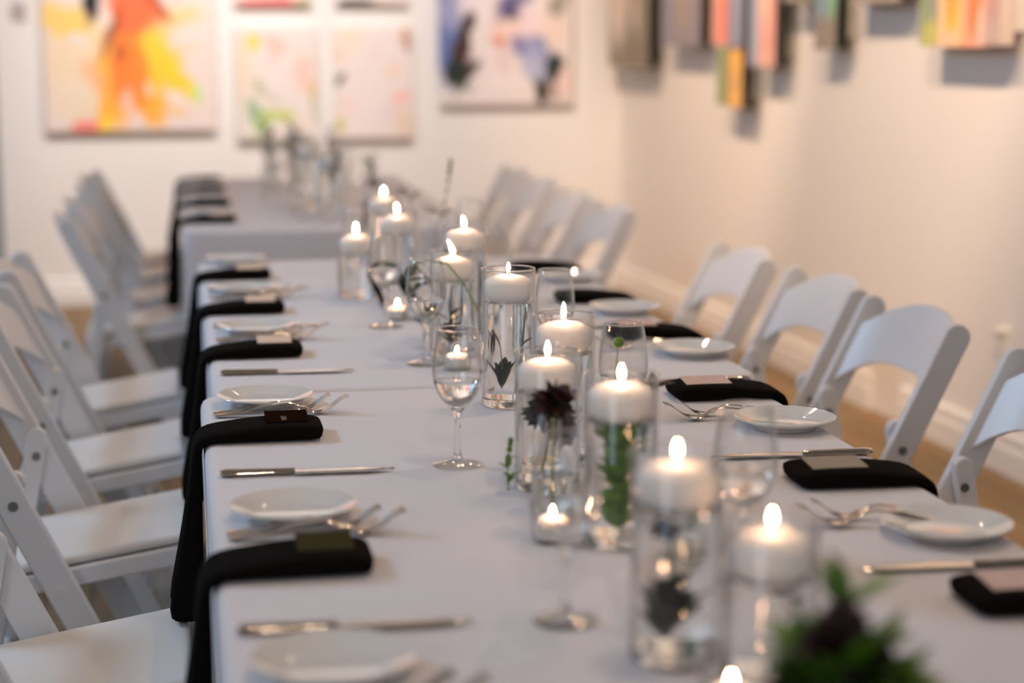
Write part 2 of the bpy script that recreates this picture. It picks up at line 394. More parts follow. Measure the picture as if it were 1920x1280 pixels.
# ------------------------------------------------------------------ paintings on the back wall
def canvas(name, x0, x1, z0, z1, mat, label, depth=.04):
    o = MB().box((x0, -depth - .004, z0), (x1, -.004, z1)).build(name, mat, None, smooth=False, bevel=.003)
    in_room(o); return tag(o, label, 'painting', 'abstract canvases on the back wall')
W_ = (0.80, 0.72, 0.68)
canvas('abstract_painting', -2.955, -2.127, .872, 1.95, painting('orange_strokes', (0.78, 0.66, 0.60), [
    (.20, .30, .22, .30, 0, (.82, .62, .34), .6), (.12, .50, .22, .08, -10, (.86, .58, .14), .9), (.13, .16, .12, .10, 0, (.80, .66, .52), .7),
    (.70, .50, .26, .07, 8, (.86, .58, .22), .85), (.80, .40, .14, .05, 0, (.86, .60, .30), .7),
    (.62, .33, .22, .16, -15, (.93, .58, .05), 1), (.74, .26, .24, .06, -40, (.94, .60, .04), 1), (.58, .22, .12, .16, 10, (.93, .55, .05), .9),
    (.40, .22, .10, .24, 12, (.93, .47, .06), .95), (.36, .10, .07, .12, -10, (.92, .42, .05), .95), (.62, .12, .09, .13, 25, (.93, .44, .06), .95), (.72, .12, .12, .035, -25, (.92, .46, .06), .9),
    (.35, .03, .06, .05, 0, (.92, .62, .05), 1), (.30, .24, .05, .12, 40, (.90, .36, .16), .6),
    (.50, .36, .10, .30, 14, (.93, .25, .04), 1), (.46, .22, .08, .16, 20, (.92, .22, .04), .9), (.54, .56, .18, .14, 0, (.90, .17, .06), 1), (.52, .75, .22, .22, 0, (.88, .16, .07), 1),
    (.40, .45, .035, .16, -30, (.30, .08, .03), .85), (.45, .36, .05, .06, -20, (.42, .10, .03), .7), (.29, .60, .05, .12, -12, (.012, .012, .014), 1), (.67, .57, .03, .13, 40, (.42, .08, .03), .85),
    (.24, .025, .09, .035, 8, (.88, .20, .17), .95), (.89, .16, .05, .06, 0, (.48, .75, .18), .75), (.83, .43, .10, .06, 30, (.80, .66, .60), .9), (.77, .15, .05, .06, 10, (.82, .68, .60), .9), (.84, .10, .04, .03, 0, (.82, .68, .60), .8),
    (.20, .43, .08, .04, 10, (.76, .68, .62), .85), (.48, .14, .05, .06, 0, (.84, .62, .50), .7), (.60, .20, .03, .03, 0, (.86, .66, .56), .8), (.80, .62, .05, .03, 30, (.88, .35, .3), .7)], .06, 9),
    'large white canvas with orange and yellow splashes')
canvas('abstract_painting', -2.018, -1.616, .822, 1.385, painting('green_yellow_strokes', (0.78, 0.69, 0.63), [
    (.10, .62, .12, .42, 0, (.80, .66, .46), .7), (.23, .86, .10, .09, 30, (.82, .62, .10), .95), (.50, .84, .16, .10, -20, (.86, .48, .40), .75),
    (.45, .72, .06, .10, 0, (.86, .52, .46), .6), (.85, .58, .16, .22, 20, (.84, .52, .42), .7), (.93, .44, .06, .14, 0, (.66, .50, .16), .8),
    (.35, .42, .22, .04, -30, (.45, .46, .26), .7), (.20, .26, .08, .12, 20, (.18, .40, .20), .85), (.30, .14, .14, .13, 0, (.42, .62, .22), .8),
    (.52, .22, .24, .06, 6, (.50, .56, .08), .85), (.75, .14, .12, .10, 0, (.74, .64, .46), .6), (.96, .30, .03, .12, 0, (.30, .34, .10), .6)], .12, 6),
    'small pale canvas with green and yellow strokes beneath the pink edged canvas')
canvas('abstract_painting', -1.53, -1.122, .822, 1.385, painting('pale_pink_strokes', (0.80, 0.71, 0.66), [
    (.20, .88, .25, .14, 0, (.80, .68, .52), .6), (.08, .74, .08, .08, 0, (.80, .60, .44), .7), (.92, .90, .07, .12, 0, (.66, .34, .20), .9),
    (.97, .86, .03, .08, 0, (.16, .08, .10), .7), (.52, .76, .08, .08, 0, (.84, .60, .60), .6), (.76, .60, .10, .10, 30, (.86, .58, .46), .7),
    (.09, .54, .09, .05, 40, (.06, .09, .06), .9), (.84, .35, .13, .06, 18, (.92, .45, .42), .9), (.70, .26, .12, .08, 0, (.80, .60, .66), .5),
    (.08, .13, .07, .08, 0, (.58, .54, .14), .85), (.90, .14, .16, .16, 0, (.78, .58, .42), .7), (.15, .30, .16, .12, 0, (.84, .62, .54), .5)], .12, 6),
    'small blush canvas with faint pink strokes, second from the dark flower canvas')
canvas('abstract_painting', -2.017, -1.64, 1.494, 1.95, painting('pink_edge_strokes', (0.80, 0.68, 0.62), [
    (.45, .02, .5, .08, 0, (.84, .20, .18), .95), (.90, .03, .12, .05, 0, (.34, .36, .10), .9), (.50, .40, .4, .3, 0, (.82, .50, .40), .7)]),
    'small canvas with a red and pink lower edge in the top row')
canvas('abstract_painting', -1.512, -1.142, 1.50, 1.95, painting('dark_edge_strokes', (0.80, 0.72, 0.68), [
    (.28, .01, .32, .06, 0, (.05, .05, .05), .95), (.75, .02, .25, .03, 0, (.80, .60, .48), .7), (.50, .50, .3, .3, 0, (.70, .62, .55), .7)]),
    'small canvas with a dark smudge on its lower edge in the top row')
canvas('abstract_painting', -.98, -.276, .988, 1.95, painting('blue_dark_flowers', (0.76, 0.68, 0.66), [
    (.04, .42, .16, .34, 0, (.09, .15, .38), .95), (.10, .50, .12, .12, 30, (.40, .40, .55), .7), (.28, .53, .16, .14, 0, (.80, .72, .72), .9),
    (.55, .42, .20, .14, 0, (.84, .58, .50), .75), (.44, .34, .06, .05, 0, (.66, .22, .14), .9), (.48, .23, .06, .10, 0, (.70, .52, .52), .6),
    (.56, .53, .17, .09, 20, (.10, .10, .26), .95), (.56, .48, .07, .05, 0, (.05, .05, .09), .85), (.68, .30, .17, .08, -10, (.15, .15, .36), .95),
    (.72, .22, .10, .14, 30, (.36, .40, .60), .8), (.66, .45, .09, .12, 0, (.78, .64, .68), .8), (.86, .42, .12, .14, 0, (.76, .60, .50), .7),
    (.90, .54, .08, .07, 0, (.22, .22, .18), .8), (.19, .36, .05, .15, -18, (.05, .03, .015), 1), (.15, .26, .07, .11, -18, (.06, .03, .025), 1),
    (.11, .17, .11, .08, -40, (.015, .03, .025), 1), (.22, .18, .045, .09, -60, (.025, .02, .012), .95), (.20, .24, .04, .03, 0, (.55, .38, .38), .7),
    (.12, .07, .03, .08, -20, (.28, .32, .26), .7), (.24, .09, .05, .04, 20, (.36, .38, .34), .6), (.86, .20, .10, .085, 0, (.015, .035, .035), 1),
    (.76, .075, .06, .09, 15, (.01, .015, .008), 1), (.84, .09, .05, .10, 20, (.30, .18, .14), .7), (.95, .12, .06, .10, 0, (.80, .56, .48), .7),
    (.50, .12, .2, .07, 0, (.80, .72, .70), .7)], .08, 7),
    'large canvas with blue and blackish flower shapes nearest the corner')
# small wall switch left of the orange canvas
tag(in_room(MB().box((-3.10, -.012, 1.415), (-3.03, -.0, 1.505)).build('wall_switch', M['switch'], None, smooth=False, bevel=.003)),
    'small grey wall switch plate left of the orange canvas', 'switch')

# ------------------------------------------------------------------ painted blocks on the right wall
def block(y0, y1, z0, z1, blobs, base, label, depth=.05, gap=.05, edge=(.012, .014, .008)):
    root = thing('wall_art_block', label, 'wall art', ROOM_LOC, math.degrees(ROOM_RZ), 'painted blocks on the right wall')
    m = painting('block_paint', base, blobs, .06, 4)
    # the painted face looks into the room (local -X); generated coordinates run along Y, so the face is built lying along X and turned
    L = y0 - y1
    f = MB().box((0, -.003, 0), (L, .003, z1 - z0)).build('painted_face', m, root, smooth=False)
    f.location = (-gap - depth, y0, z0); f.rotation_euler = (0, 0, R(-90))
    e = MB().box((-gap - depth + .003, y1, z0 + .0005), (-gap, y0, z1 - .0005)).build('block_body', pmat('block_edge', edge, .6), root, smooth=False)
    MB().box((-gap, y1 + L*.3, z0 + .04), (0.0, y1 + L*.7, z1 - .04)).build('standoff', M['trim'], root, smooth=False)
    return root
G_ = (.36, .31, .26)
block(-.12, -.80, 1.185, 1.95, [(.25, .50, .30, .40, 0, (.72, .60, .52), .95), (.70, .35, .10, .14, 0, (.62, .50, .44), .9), (.72, .1, .4, .1, 0, (.24, .20, .16), .7)], (.28, .25, .19),
      'grey block with a pale beige patch nearest the back corner')
block(-1.03, -1.59, 1.295, 1.95, [(.3, .2, .3, .3, 0, (.26, .25, .32), .7), (.55, .3, .2, .25, 0, (.36, .28, .22), .8)], (.28, .25, .28),
      'plain blue grey block beside the grey and beige block')
block(-1.76, -1.965, 1.30, 1.95, [(.15, .5, .30, 2, 0, (.70, .36, .31), 1), (.75, .4, .35, .8, 0, (.78, .24, .15), .95)], (.70, .30, .24),
      'narrow red and pink block above the green stripe', edge=(.5, .22, .17))
block(-1.97, -2.15, 1.29, 1.95, [(.5, .4, .35, .6, 0, (.30, .32, .44), .9)], (.22, .23, .30),
      'narrow slate blue block above the yellow block', edge=(.03, .06, .05))
block(-2.235, -2.52, 1.215, 1.95, [(.10, .2, .30, .5, 0, (.30, .33, .44), .95), (.75, .30, .35, .5, 0, (.80, .38, .32), .95), (.55, .38, .25, .15, -30, (.80, .55, .36), .8), (.7, .04, .2, .06, 0, (.82, .46, .28), .8)], (.66, .48, .44),
      'blue and pink block right of the slate blue block')
block(-1.845, -1.975, 1.045, 1.292, [(.7, .4, .4, .8, 0, (.30, .29, .16), .7)], (.24, .33, .14),
      'short moss green block hanging below the red block', edge=(.20, .26, .10))
block(-1.985, -2.15, 1.04, 1.282, [(.5, .8, .4, .3, 0, (.82, .46, .07), .9), (.5, .15, .4, .2, 0, (.84, .48, .12), .9)], (.66, .38, .14),
      'short mustard yellow block hanging below the slate blue block')
block(-2.93, -3.12, 1.285, 1.95, [(.5, .32, .8, .16, 0, (.24, .36, .42), .95), (.85, .30, .2, .16, 0, (.25, .5, .22), .9)], (.30, .255, .21),
      'grey brown block with a teal and green top, alone on the wall', edge=(.006, .01, .005))
block(-3.83, -3.95, 1.30, 1.95, [(.2, .2, .4, .3, 0, (.28, .38, .16), .9), (.6, .25, .3, .14, 0, (.28, .30, .30), .9), (.6, .05, .5, .09, 0, (.56, .54, .16), .9)], (.34, .36, .20),
      'narrow mossy green block left of the orange block', edge=(.4, .4, .15))
block(-3.955, -4.12, 1.30, 1.95, [(.55, .35, .4, .35, 0, (.92, .46, .08), .95), (.55, .25, .3, .13, 0, (.92, .34, .08), .7), (.15, .2, .12, .3, 0, (.80, .60, .52), .7), (.5, .03, .5, .05, 0, (.86, .55, .40), .8)], (.90, .56, .20),
      'orange and yellow block between the green and the red blocks', edge=(.82, .5, .4))
block(-4.125, -4.265, 1.30, 1.95, [(.5, .25, .3, .25, 0, (.90, .22, .07), 1), (.45, .36, .2, .12, 0, (.40, .14, .06), .8), (.85, .08, .2, .12, 0, (.84, .58, .48), .8)], (.88, .40, .28),
      'red orange block right of the yellow one', edge=(.75, .4, .3))
block(-4.27, -4.35, 1.305, 1.95, [(.5, .4, .5, .2, 0, (.50, .44, .38), .9), (.5, .2, .5, .12, 0, (.54, .30, .26), .8)], (.55, .42, .38),
      'slim grey pink block at the right end of the row', edge=(.75, .62, .55))
block(-2.60, -2.90, 1.463, 1.95, [(.5, .3, .4, .3, 0, (.4, .35, .3), .7)], G_, 'high grey block right of the blue and pink block')
block(-3.25, -3.66, 1.445, 1.95, [(.5, .3, .4, .3, 0, (.42, .36, .3), .7)], G_, 'high brown grey block left of the mossy green block')
pg = in_room(bpy.data.objects.new('wall_stop', None)); COL.objects.link(pg); tag(pg, 'small white capped peg low on the right wall', 'wall stop')
MB().tube([(-.0, -4.30, .44), (-.05, -4.30, .44)], .016, 12).build('cap', M['trim'], pg)
MB().box((-.02, -4.312, .30), (0, -4.288, .43)).build('bracket', M['trim'], pg, smooth=False, bevel=.003)

# ------------------------------------------------------------------ tables under floor-length cloths
def tablecloth(x0, x1, y0, y1, label, seed, cr=.035, tuck=0.0):
    b = MB(); rings = []; r_ = random.Random(seed)
    ph = [r_.uniform(0, 6.28) for _ in range(6)]
    def ring(inset, z, wave):
        pts = []; X0, X1, Y0, Y1 = x0 + inset, x1 - inset, y0 + inset, y1 - inset
        c = max(cr - inset, .004)
        def P(x, y, nx, ny, t):
            if nx < -.9 and z < .7: x += tuck*min(1, (.7 - z)/.17)*max(0, min(1, (y - y0 - .004)/.05))
            w = wave * (.55*math.sin(t*9 + ph[0]) + .45*math.sin(t*17 + ph[1]))
            pts.append((x + nx*w, y + ny*w, z))
        N = 30; t = 0
        segs = [((X0 + c, Y0), (X1 - c, Y0), (0, -1)), ((X1, Y0 + c), (X1, Y1 - c), (1, 0)), ((X1 - c, Y1), (X0 + c, Y1), (0, 1)), ((X0, Y1 - c), (X0, Y0 + c), (-1, 0))]
        for si, (a, e, nn) in enumerate(segs):
            L = math.hypot(e[0]-a[0], e[1]-a[1])
            for i in range(N):
                f = i / N; P(a[0] + (e[0]-a[0])*f, a[1] + (e[1]-a[1])*f, *nn, t + L*f)
            t += L
            n2 = segs[(si+1) % 4][2]; cx, cy_ = e[0] - nn[0]*c, e[1] - nn[1]*c
            for i in range(6):
                a_ = i/6*PI/2; ux = nn[0]*math.cos(a_) + n2[0]*math.sin(a_); uy = nn[1]*math.cos(a_) + n2[1]*math.sin(a_)
                P(cx + c*ux, cy_ + c*uy, ux, uy, t)
        return pts
    for inset, z, w in ((.016, .75, 0), (.0095, .7487, 0), (.004, .745, 0), (.001, .739, 0), (0, .73, .0002), (.001, .66, .0008), (.004, .5, .002), (.007, .3, .004), (.009, .012, .007)):
        rings.append(ring(inset, z, w))
    b.loft(rings, cap0=True, cap1=False)
    o = b.build('tablecloth', M['cloth'], None, angle=60)
    return tag(o, label, 'tablecloth', 'white floor-length tablecloths')
tablecloth(.028, .946, 1.12, 2.943, 'white linen cloth over the nearest table', 1)
tablecloth(.048, .985, 2.952, 4.765, 'white linen cloth over the middle table of the row', 2)
tablecloth(.012, .93, 5.57, 7.72, 'white linen cloth over the far table near the back wall', 3, tuck=.085)

# ------------------------------------------------------------------ white resin folding chairs
def make_chair(label):
    t = thing('folding_chair', label, 'chair', (0, 0, 0), 0, 'white resin folding chairs')
    SL = .49; TOPX, TOPZ = -.25, .785
    rx = lambda z: TOPX + SL*(TOPZ - z)
    ang = math.atan(SL)
    ax = Vector((math.sin(ang), 0, -math.cos(ang))); nx = Vector((math.cos(ang), 0, math.sin(ang)))
    HWID = .027
    for s in (-1, 1):
        yc = s*.198
        # flat rail with a rounded head, from above the backrest to the floor
        out = []
        top = Vector((TOPX, 0, TOPZ)); bot = Vector((rx(0.0), 0, 0.0))
        for k in range(9):
            a = PI*k/8
            out.append(top + ax*.018 + nx*(HWID*math.cos(a)) - ax*(.024*math.sin(a)))
        e1 = -nx*HWID; lo = bot + e1; lo = lo - ax*((lo.z)/(ax.z)) if True else lo
        hi = bot + nx*HWID; hi = hi - ax*(hi.z/ax.z)
        out += [lo, hi]
        b = MB(); b.loft([[(p.x, yc - .010, p.z) for p in out], [(p.x, yc + .010, p.z) for p in out]])
        rail = b.build('side_rail', M['resin'], t, bevel=.004)
        # rear leg hinged on the inner face of the rail
        zi = .56; P0 = Vector((rx(zi) + .004, s*.175, zi + .03)); P1 = Vector((rx(zi) - .10, s*.175, 0))
        d = (P1 - P0).normalized(); n2 = Vector((-d.z, 0, d.x))
        out = [P0 + n2*(.018*math.cos(PI*k/6)) - d*(.018*math.sin(PI*k/6)) for k in range(7)]
        l0 = P1 - n2*.017; l1 = P1 + n2*.017; l0.z = 0; l1.z = 0
        out += [l0, l1]
        b = MB(); b.loft([[(p.x, s*.175 - .011, p.z) for p in out], [(p.x, s*.175 + .011, p.z) for p in out]])
        b.build('rear_leg', M['resin'], t, bevel=.004)
        for (bx, bz) in ((rx(.555), .555), (rx(.40) - .004, .405)):
            MB().tube([(bx, yc + s*.009, bz), (bx, yc + s*.0125, bz)], .0085, 14).build('bolt', M['bolt'] if bz > .5 else M['resin'], rail)
            MB().tube([(bx, yc - s*.009, bz), (bx, yc - s*(.036 if bz > .5 else .012), bz)], .008, 12).build('bolt', M['bolt'], rail)
    # curved backrest with an arched head and an arched lower edge
    N = 16; rings = []
    for i in range(N + 1):
        u = -1 + 2*i/N; y = u*.190
        bow = -.046*(1 - abs(u)**2.4) + .004
        zt = .735 + .060*(1 - abs(u)**2.6); zb = .615 + .056*(1 - abs(u)**4)
        ring = []
        for (z, o_) in ((zb, -.006), (zb, .006), ((zb+zt)/2, .0065), (zt, .006), (zt, -.006), ((zb+zt)/2, -.0065)):
            ring.append((rx(z) + .004 + bow + o_, y, z))
        rings.append(ring)
    MB().loft(rings).build('backrest', M['resin'], t, bevel=.003, angle=50)
    # seat tilted up to the front: frame, slab and vinyl pad
    tilt = R(9.5)
    m = Matrix.Translation((-.025, 0, .425)) @ Matrix.Rotation(-tilt, 4, 'Y')
    b = MB()
    b.box((-.175, -.172, -.020), (.178, -.148, .014), m); b.box((-.175, .148, -.020), (.178, .172, .014), m)
    b.box((.152, -.149, -.020), (.178, .149, .014), m); b.box((-.175, -.149, -.020), (-.15, .149, .014), m)
    b.build('seat_frame', M['resin'], t, smooth=False, bevel=.005)
    MB().box((-.150, -.147, .000), (.152, .147, .016), m).build('seat_slab', M['resin'], t, smooth=False, bevel=.004)
    MB().box((-.172, -.166, .0165), (.174, .166, .034), m).build('seat_pad', M['vinyl'], t, smooth=False, bevel=.010)
    MB().tube([(rx(.16), -.19, .16), (rx(.16), .19, .16)], .011, 10).build('front_stretcher', M['resin'], t)
    zi = .2; fx = (rx(.56) + .004) + ((rx(.56) - .10) - (rx(.56) + .004))*(1 - zi/.59)
    MB().tube([(fx, -.166, zi), (fx, .166, zi)], .011, 10).build('rear_stretcher', M['resin'], t)
    return t
LX = -.142; RX = 1.192
left = [(2.50, 'nearest white chair on the left, its pale seat cut off by the frame'), (3.235, 'second white chair from the camera on the left, seat beside the long black napkin'),
        (3.88, 'third white chair from the camera on the left side of the table'), (4.52, 'fourth white chair on the left, blurred rail before the brown floor'),
        (5.78, 'grey-looking blurred white chair on the left at the far table, nearest of its row'), (6.33, 'blurred white chair second in the left row at the far table'),
        (6.94, 'blurred white chair third in the left row at the far table'), (7.42, 'farthest blurred white chair on the left, against the back wall')]
right = [(2.70, 'white chair cut off by the right edge of the photo'), (3.36, 'white chair on the right with its whole arched backrest showing before the wall'),
         (3.86, 'white chair partly behind the fully seen one on the right'), (4.42, 'white chair standing alone on the right, third from the baseboard gap'),
         (5.71, 'blurred white chair on the right at the far table, nearest of the fanned row'), (6.29, 'blurred white chair second in the fanned row on the right'),
         (6.90, 'blurred white chair third in the fanned row on the right'), (7.46, 'blurred white chair at the far end of the fanned row on the right')]
chair0 = make_chair(left[0][1])
for i, (y, lab) in enumerate(left):
    dx = rnd.uniform(-.010, .010) + (.066 if y > 5 else 0); a = rnd.uniform(-2, 2)
    if i == 0: chair0.location = (LX, y, 0)
    else: dup(chair0, (LX + dx, y, 0), a, lab)
for i, (y, lab) in enumerate(right):
    dx = -.045 if y > 5 else (-.02 if y > 4 else 0)
    dup(chair0, (RX + dx, y, 0), 180 + rnd.uniform(-1.5, 1.5), lab)

# ------------------------------------------------------------------ table settings
Z = .75
def make_plate():
    p = [(0, .004), (.040, .004), (.042, .0005), (.046, .0005), (.048, .005), (.060, .0095), (.0755, .0165), (.0762, .0175), (.0755, .0185),
         (.060, .0125), (.050, .0085), (.047, .0072), (0, .0068)]
    return MB().lathe(p, 56).build('bread_plate', M['plate'])
def make_fork(L=.205):
    b = MB(); N = 16; rings = []
    def h(t):   # height of the centre line: handle end low, arched neck, dip, tines rising
        pts = [(0, .0035), (.15, .006), (.40, .016), (.55, .019), (.66, .012), (.74, .004), (.80, .0065), (1.0, .028)]
        for (a, za), (c, zc) in zip(pts, pts[1:]):
            if t <= c:
                f = (t - a)/(c - a); f = f*f*(3 - 2*f); return za + (zc - za)*f
        return pts[-1][1]
    def w(t):
        pts = [(0, .007), (.04, .0095), (.2, .0075), (.5, .0032), (.62, .0036), (.74, .0115), (.80, .0125)]
        for (a, za), (c, zc) in zip(pts, pts[1:]):
            if t <= c: return za + (zc - za)*(t - a)/(c - a)
        return .0125
    for i in range(25):
        t = .80*i/24; x = L*t; z = h(t); ww = w(t)
        rings.append([(x, -ww, z), (x, -ww*.6, z + .0016), (x, ww*.6, z + .0016), (x, ww, z), (x, ww*.6, z - .001), (x, -ww*.6, z - .001)])
    b.loft(rings)
    for q in range(4):
        y = -.0104 + q*.00693
        rr = []
        for i in range(7):
            t = .79 + .21*i/6; ww = .0019*(1 - .4*i/6)
            rr.append([(L*t, y - ww, h(t) - .0005), (L*t, y + ww, h(t) - .0005), (L*t, y + ww, h(t) + .0012), (L*t, y - ww, h(t) + .0012)])
        b.loft(rr)
    return b.build('fork', M['steel'])
def make_knife(L=.23):
    root = thing('table_knife', 'x', 'knife')
    rings = []
    for i in range(13):
        t = i/12; x = .098*t; ww = .0062 + .0022*(1 - t) + (.0012 if i in (1, 10, 11) else 0); hh = .0042 + .001*(1 - t)
        if i == 0: ww *= .7; hh *= .7
        rings.append([(x, ww*math.cos(2*PI*q/12), .0055 + hh*math.sin(2*PI*q/12)) for q in range(12)])
    MB().loft(rings).build('handle', M['steeldark'], root)
    rings = []
    for i in range(15):
        t = i/14; x = .096 + (L - .096)*t
        ww = .0105*(1 - max(0, (t - .7)/.3)**2*.85); 
        if i == 0: ww = .005
        rings.append([(x, -ww + (.004 if t > .7 else 0)*(t - .7)/.3, .004), (x, ww*.3, .0032), (x, ww, .0048), (x, ww*.3, .0062), (x, -ww + (.004 if t > .7 else 0)*(t - .7)/.3, .0052)])
    MB().loft(rings).build('blade', M['steel'], root)
    return root
def make_napkin(name='napkin'):
    """folded lengthwise, laid in from the table edge (x = 0) to x = -0.17 and hanging over the edge; the table lies towards -X here"""
    # path: inner fold -> table -> edge -> hanging end
    path = [(-.172, .010, .007), (-.165, .0125, .0115), (-.13, .0135, .0125), (-.08, .013, .012), (-.035, .010, .009), (-.008, .0085, .0075),
            (.006, .002, .0075), (.0105, -.015, .0075), (.0125, -.06, .010), (.018, -.13, .0155), (.026, -.20, .0225), (.031, -.250, .0275), (.031, -.264, .019)]
    hw_ = [.046, .049, .050, .050, .049, .048, .047, .046, .044, .045, .048, .052, .047]
    rings = []; n = len(path)
    for i, (x, z, th) in enumerate(path):
        a = path[max(i-1, 0)]; c = path[min(i+1, n-1)]
        d = Vector((c[0]-a[0], 0, c[1]-a[1])).normalized(); nn = Vector((-d.z, 0, d.x)); 
        hw = hw_[i]; ring = []; K = 24
        for q in range(K):
            u = 2*PI*q/K; cu, su = math.cos(u), math.sin(u)
            y = hw*math.copysign(abs(cu)**.35, cu); o = th*math.copysign(abs(su)**.6, su)
            fold = (-.30*th*math.exp(-(y/.006)**2) if i > 7 else 0) * (1 if su > 0 else -1)
            if su < 0 and i < 6: o = max(o, -z + .0006)
            ring.append((x + nn.x*(o + fold), y, z + nn.z*(o + fold)))
        rings.append(ring)
    return MB().loft(rings).build(name, M['napkin'], None, sub=1, angle=80)
def make_card(mat, size=(.062, .056)):
    w, h_ = size
    return MB().box((-w/2, -h_/2, 0), (w/2, h_/2, .0012)).build('place_card', mat, None, smooth=False)
plate0 = make_plate(); fork0 = make_fork(); knife0 = make_knife(); napkin0 = make_napkin()
used = set()
def put(src, loc, rz, label, cat, group):
    if src.name not in used:
        used.add(src.name); o = src; o.location = loc; o.rotation_euler = (0, 0, R(rz)); return tag(o, label, cat, group)
    o = dup(src, loc, rz); return tag(o, label, cat, group)
ORD = ['nearest', 'second', 'third', 'fourth', 'fifth', 'sixth', 'seventh', 'eighth', 'ninth', 'tenth', 'eleventh']
# left side, from the camera away: (edge x, napkin y, extra x, card)
LEFT = [(.028, 1.925, .0, 'olive'), (.028, 2.605, .0, 'dark'), (.048, 3.305, .0, 'cream'), (.048, 3.845, .0, 'cream'), (.048, 4.405, .0, 'cream'),
        (.012, 5.80, .0, 'cream'), (.012, 6.38, 0, None), (.012, 6.96, 0, None), (.012, 7.50, 0, None)]
tabs = ['the nearest table']*2 + ['the middle table']*3 + ['the far table']*4
def side_word(s): return 'window side' if s < 0 else 'wall side'
lab_left = ['black napkin with an olive tinted card, nearest on the left edge', 'black napkin holding the dark lettered card on the left edge', 'black napkin with a cream card just beyond the table seam on the left',
            'black napkin with a cream card, second on the left of the middle table', 'black napkin with a cream card at the far left end of the middle table',
            'black napkin nearest on the left edge of the far table', 'black napkin second in the blurred stack on the far table', 'black napkin third in the blurred stack on the far table', 'black napkin last in the blurred stack on the far table']
for i, (ex, y, dx, card) in enumerate(LEFT):
    # napkin local -X is the table side, so the left edge needs a half turn
    put(napkin0, (ex - .001, y, Z), 180, lab_left[i], 'napkin', 'black napkins hanging over the table edges')
    if card:
        cm = {'olive': M['card_olive'], 'dark': M['card_dark'], 'cream': M['card_cream']}[card]
        c = make_card(cm)
        c.location = (ex + .120, y + .006, Z + .0280); c.rotation_euler = (R(5), R(0), 0)
        tag(c, ['olive tinted clear card on the nearest left napkin', 'dark card with a pale name in small capitals on a black napkin', 'cream card on the napkin just past the table seam',
                'cream card on the second left napkin of the middle table', 'cream card on the last left napkin of the middle table', 'blurred cream card on the nearest napkin of the far table'][i], 'place card', 'place cards on the left napkins')
        if card == 'dark':
            fc = bpy.data.curves.new('lettering', 'FONT'); fc.body = 'LISA'; fc.size = .011; fc.align_x = 'LEFT'; fc.extrude = .0001
            fo = bpy.data.objects.new('lettering', fc); COL.objects.link(fo); fo.parent = c
            fo.location = (-.008, -.002, .0014); fo.rotation_euler = (0, 0, R(-90)); fc.materials.append(M['ink'])
            bpy.context.view_layer.update()
            me = bpy.data.meshes.new_from_object(fo); bpy.data.objects.remove(fo)
            fo = bpy.data.objects.new('lettering', me); COL.objects.link(fo); fo.parent = c; fo.location = (-.008, -.002, .0014); fo.rotation_euler = (0, 0, R(-90))
def place_words(i, s): return
knife_left = [(1.700, 'nearest blurred knife on the left side'), (2.355, 'sharp silver knife between the two nearest left napkins'), (3.10, 'silver knife lying just beyond the table seam on the left'),
              (3.63, 'blurred knife before the second left napkin of the middle table'), (4.18, 'blurred knife before the last left napkin of the middle table')]
for i, (y, lab) in enumerate(knife_left):
    put(knife0, (.046 + (.02 if y > 3 else 0), y + .012, Z), -2.5, lab, 'knife', 'table knives')
plate_left = [(1.585, 'blurred white plate at the bottom edge of the photo'), (2.144, 'white plate with bright lamp glints left of the two blurred forks'), (2.844, 'white plate in focus just before the table seam'),
              (3.567, 'white plate on the left, first of the middle table'), (4.147, 'white plate on the left, second of the middle table'), (4.712, 'white plate at the far left corner of the middle table'),
              (6.08, 'blurred white plate first on the left of the far table'), (6.67, 'blurred white plate second on the left of the far table'), (7.24, 'blurred white plate third on the left of the far table')]
for i, (y, lab) in enumerate(plate_left):
    put(plate0, (.128 + (.018 if 3 < y < 5 else 0) + (-.012 if y > 5 else 0), y, Z), 0, lab, 'plate', 'white bread plates')
fork_left = [(1.470, 'bottom edge of the photo'), (2.048, 'plate with lamp glints'), (2.752, 'plate in focus'), (3.46, 'first left plate of the middle table'), (4.04, 'second left plate of the middle table')]
for i, (y, lab) in enumerate(fork_left):
    dx = .02 if y > 3 else 0
    put(fork0, (.048 + dx, y + .002, Z), 0.6, 'silver fork, the closer of the pair beside the ' + lab if i else 'silver fork, the closer of the pair at the ' + lab, 'fork', 'silver forks')
    f = put(fork0, (.046 + dx, y + .024, Z), 1.5, ('silver fork touching the ' + lab) if i else 'silver fork under the blurred plate at the ' + lab, 'fork', 'silver forks')
    f.scale = (.88, .92, .92)
# right side
RIGHT = [(.946, 1.66, 'black napkin cut by the right edge of the photo'), (.946, 2.19, 'black napkin on the right, first before the blurred plate'), (.946, 2.78, 'black napkin with a pink card beside the table seam on the right'),
         (.985, 3.385, 'black napkin on the right beyond the seam, partly behind a plate'), (.985, 3.87, 'black napkin on the right, second of the middle table'), (.985, 4.42, 'black napkin on the right near the far end of the middle table')]
for i, (ex, y, lab) in enumerate(RIGHT):
    put(napkin0, (ex + .001, y, Z), rnd.uniform(-3, 3), lab, 'napkin', 'black napkins hanging over the table edges')
    if i < 4:
        c = make_card(M['card_pink'] if i != 1 else M['card_taupe'], (.075, .05)); c.location = (ex - .112, y + .004, Z + .0262); c.rotation_euler = (R(5), 0, 0)
        tag(c, ['blurred card on the napkin cut by the right edge', 'greyish card on the first full black napkin at right', 'pinkish card on the napkin beside the seam at right', 'pale card on the right napkin beyond the seam'][i], 'place card', 'place cards on the right napkins')
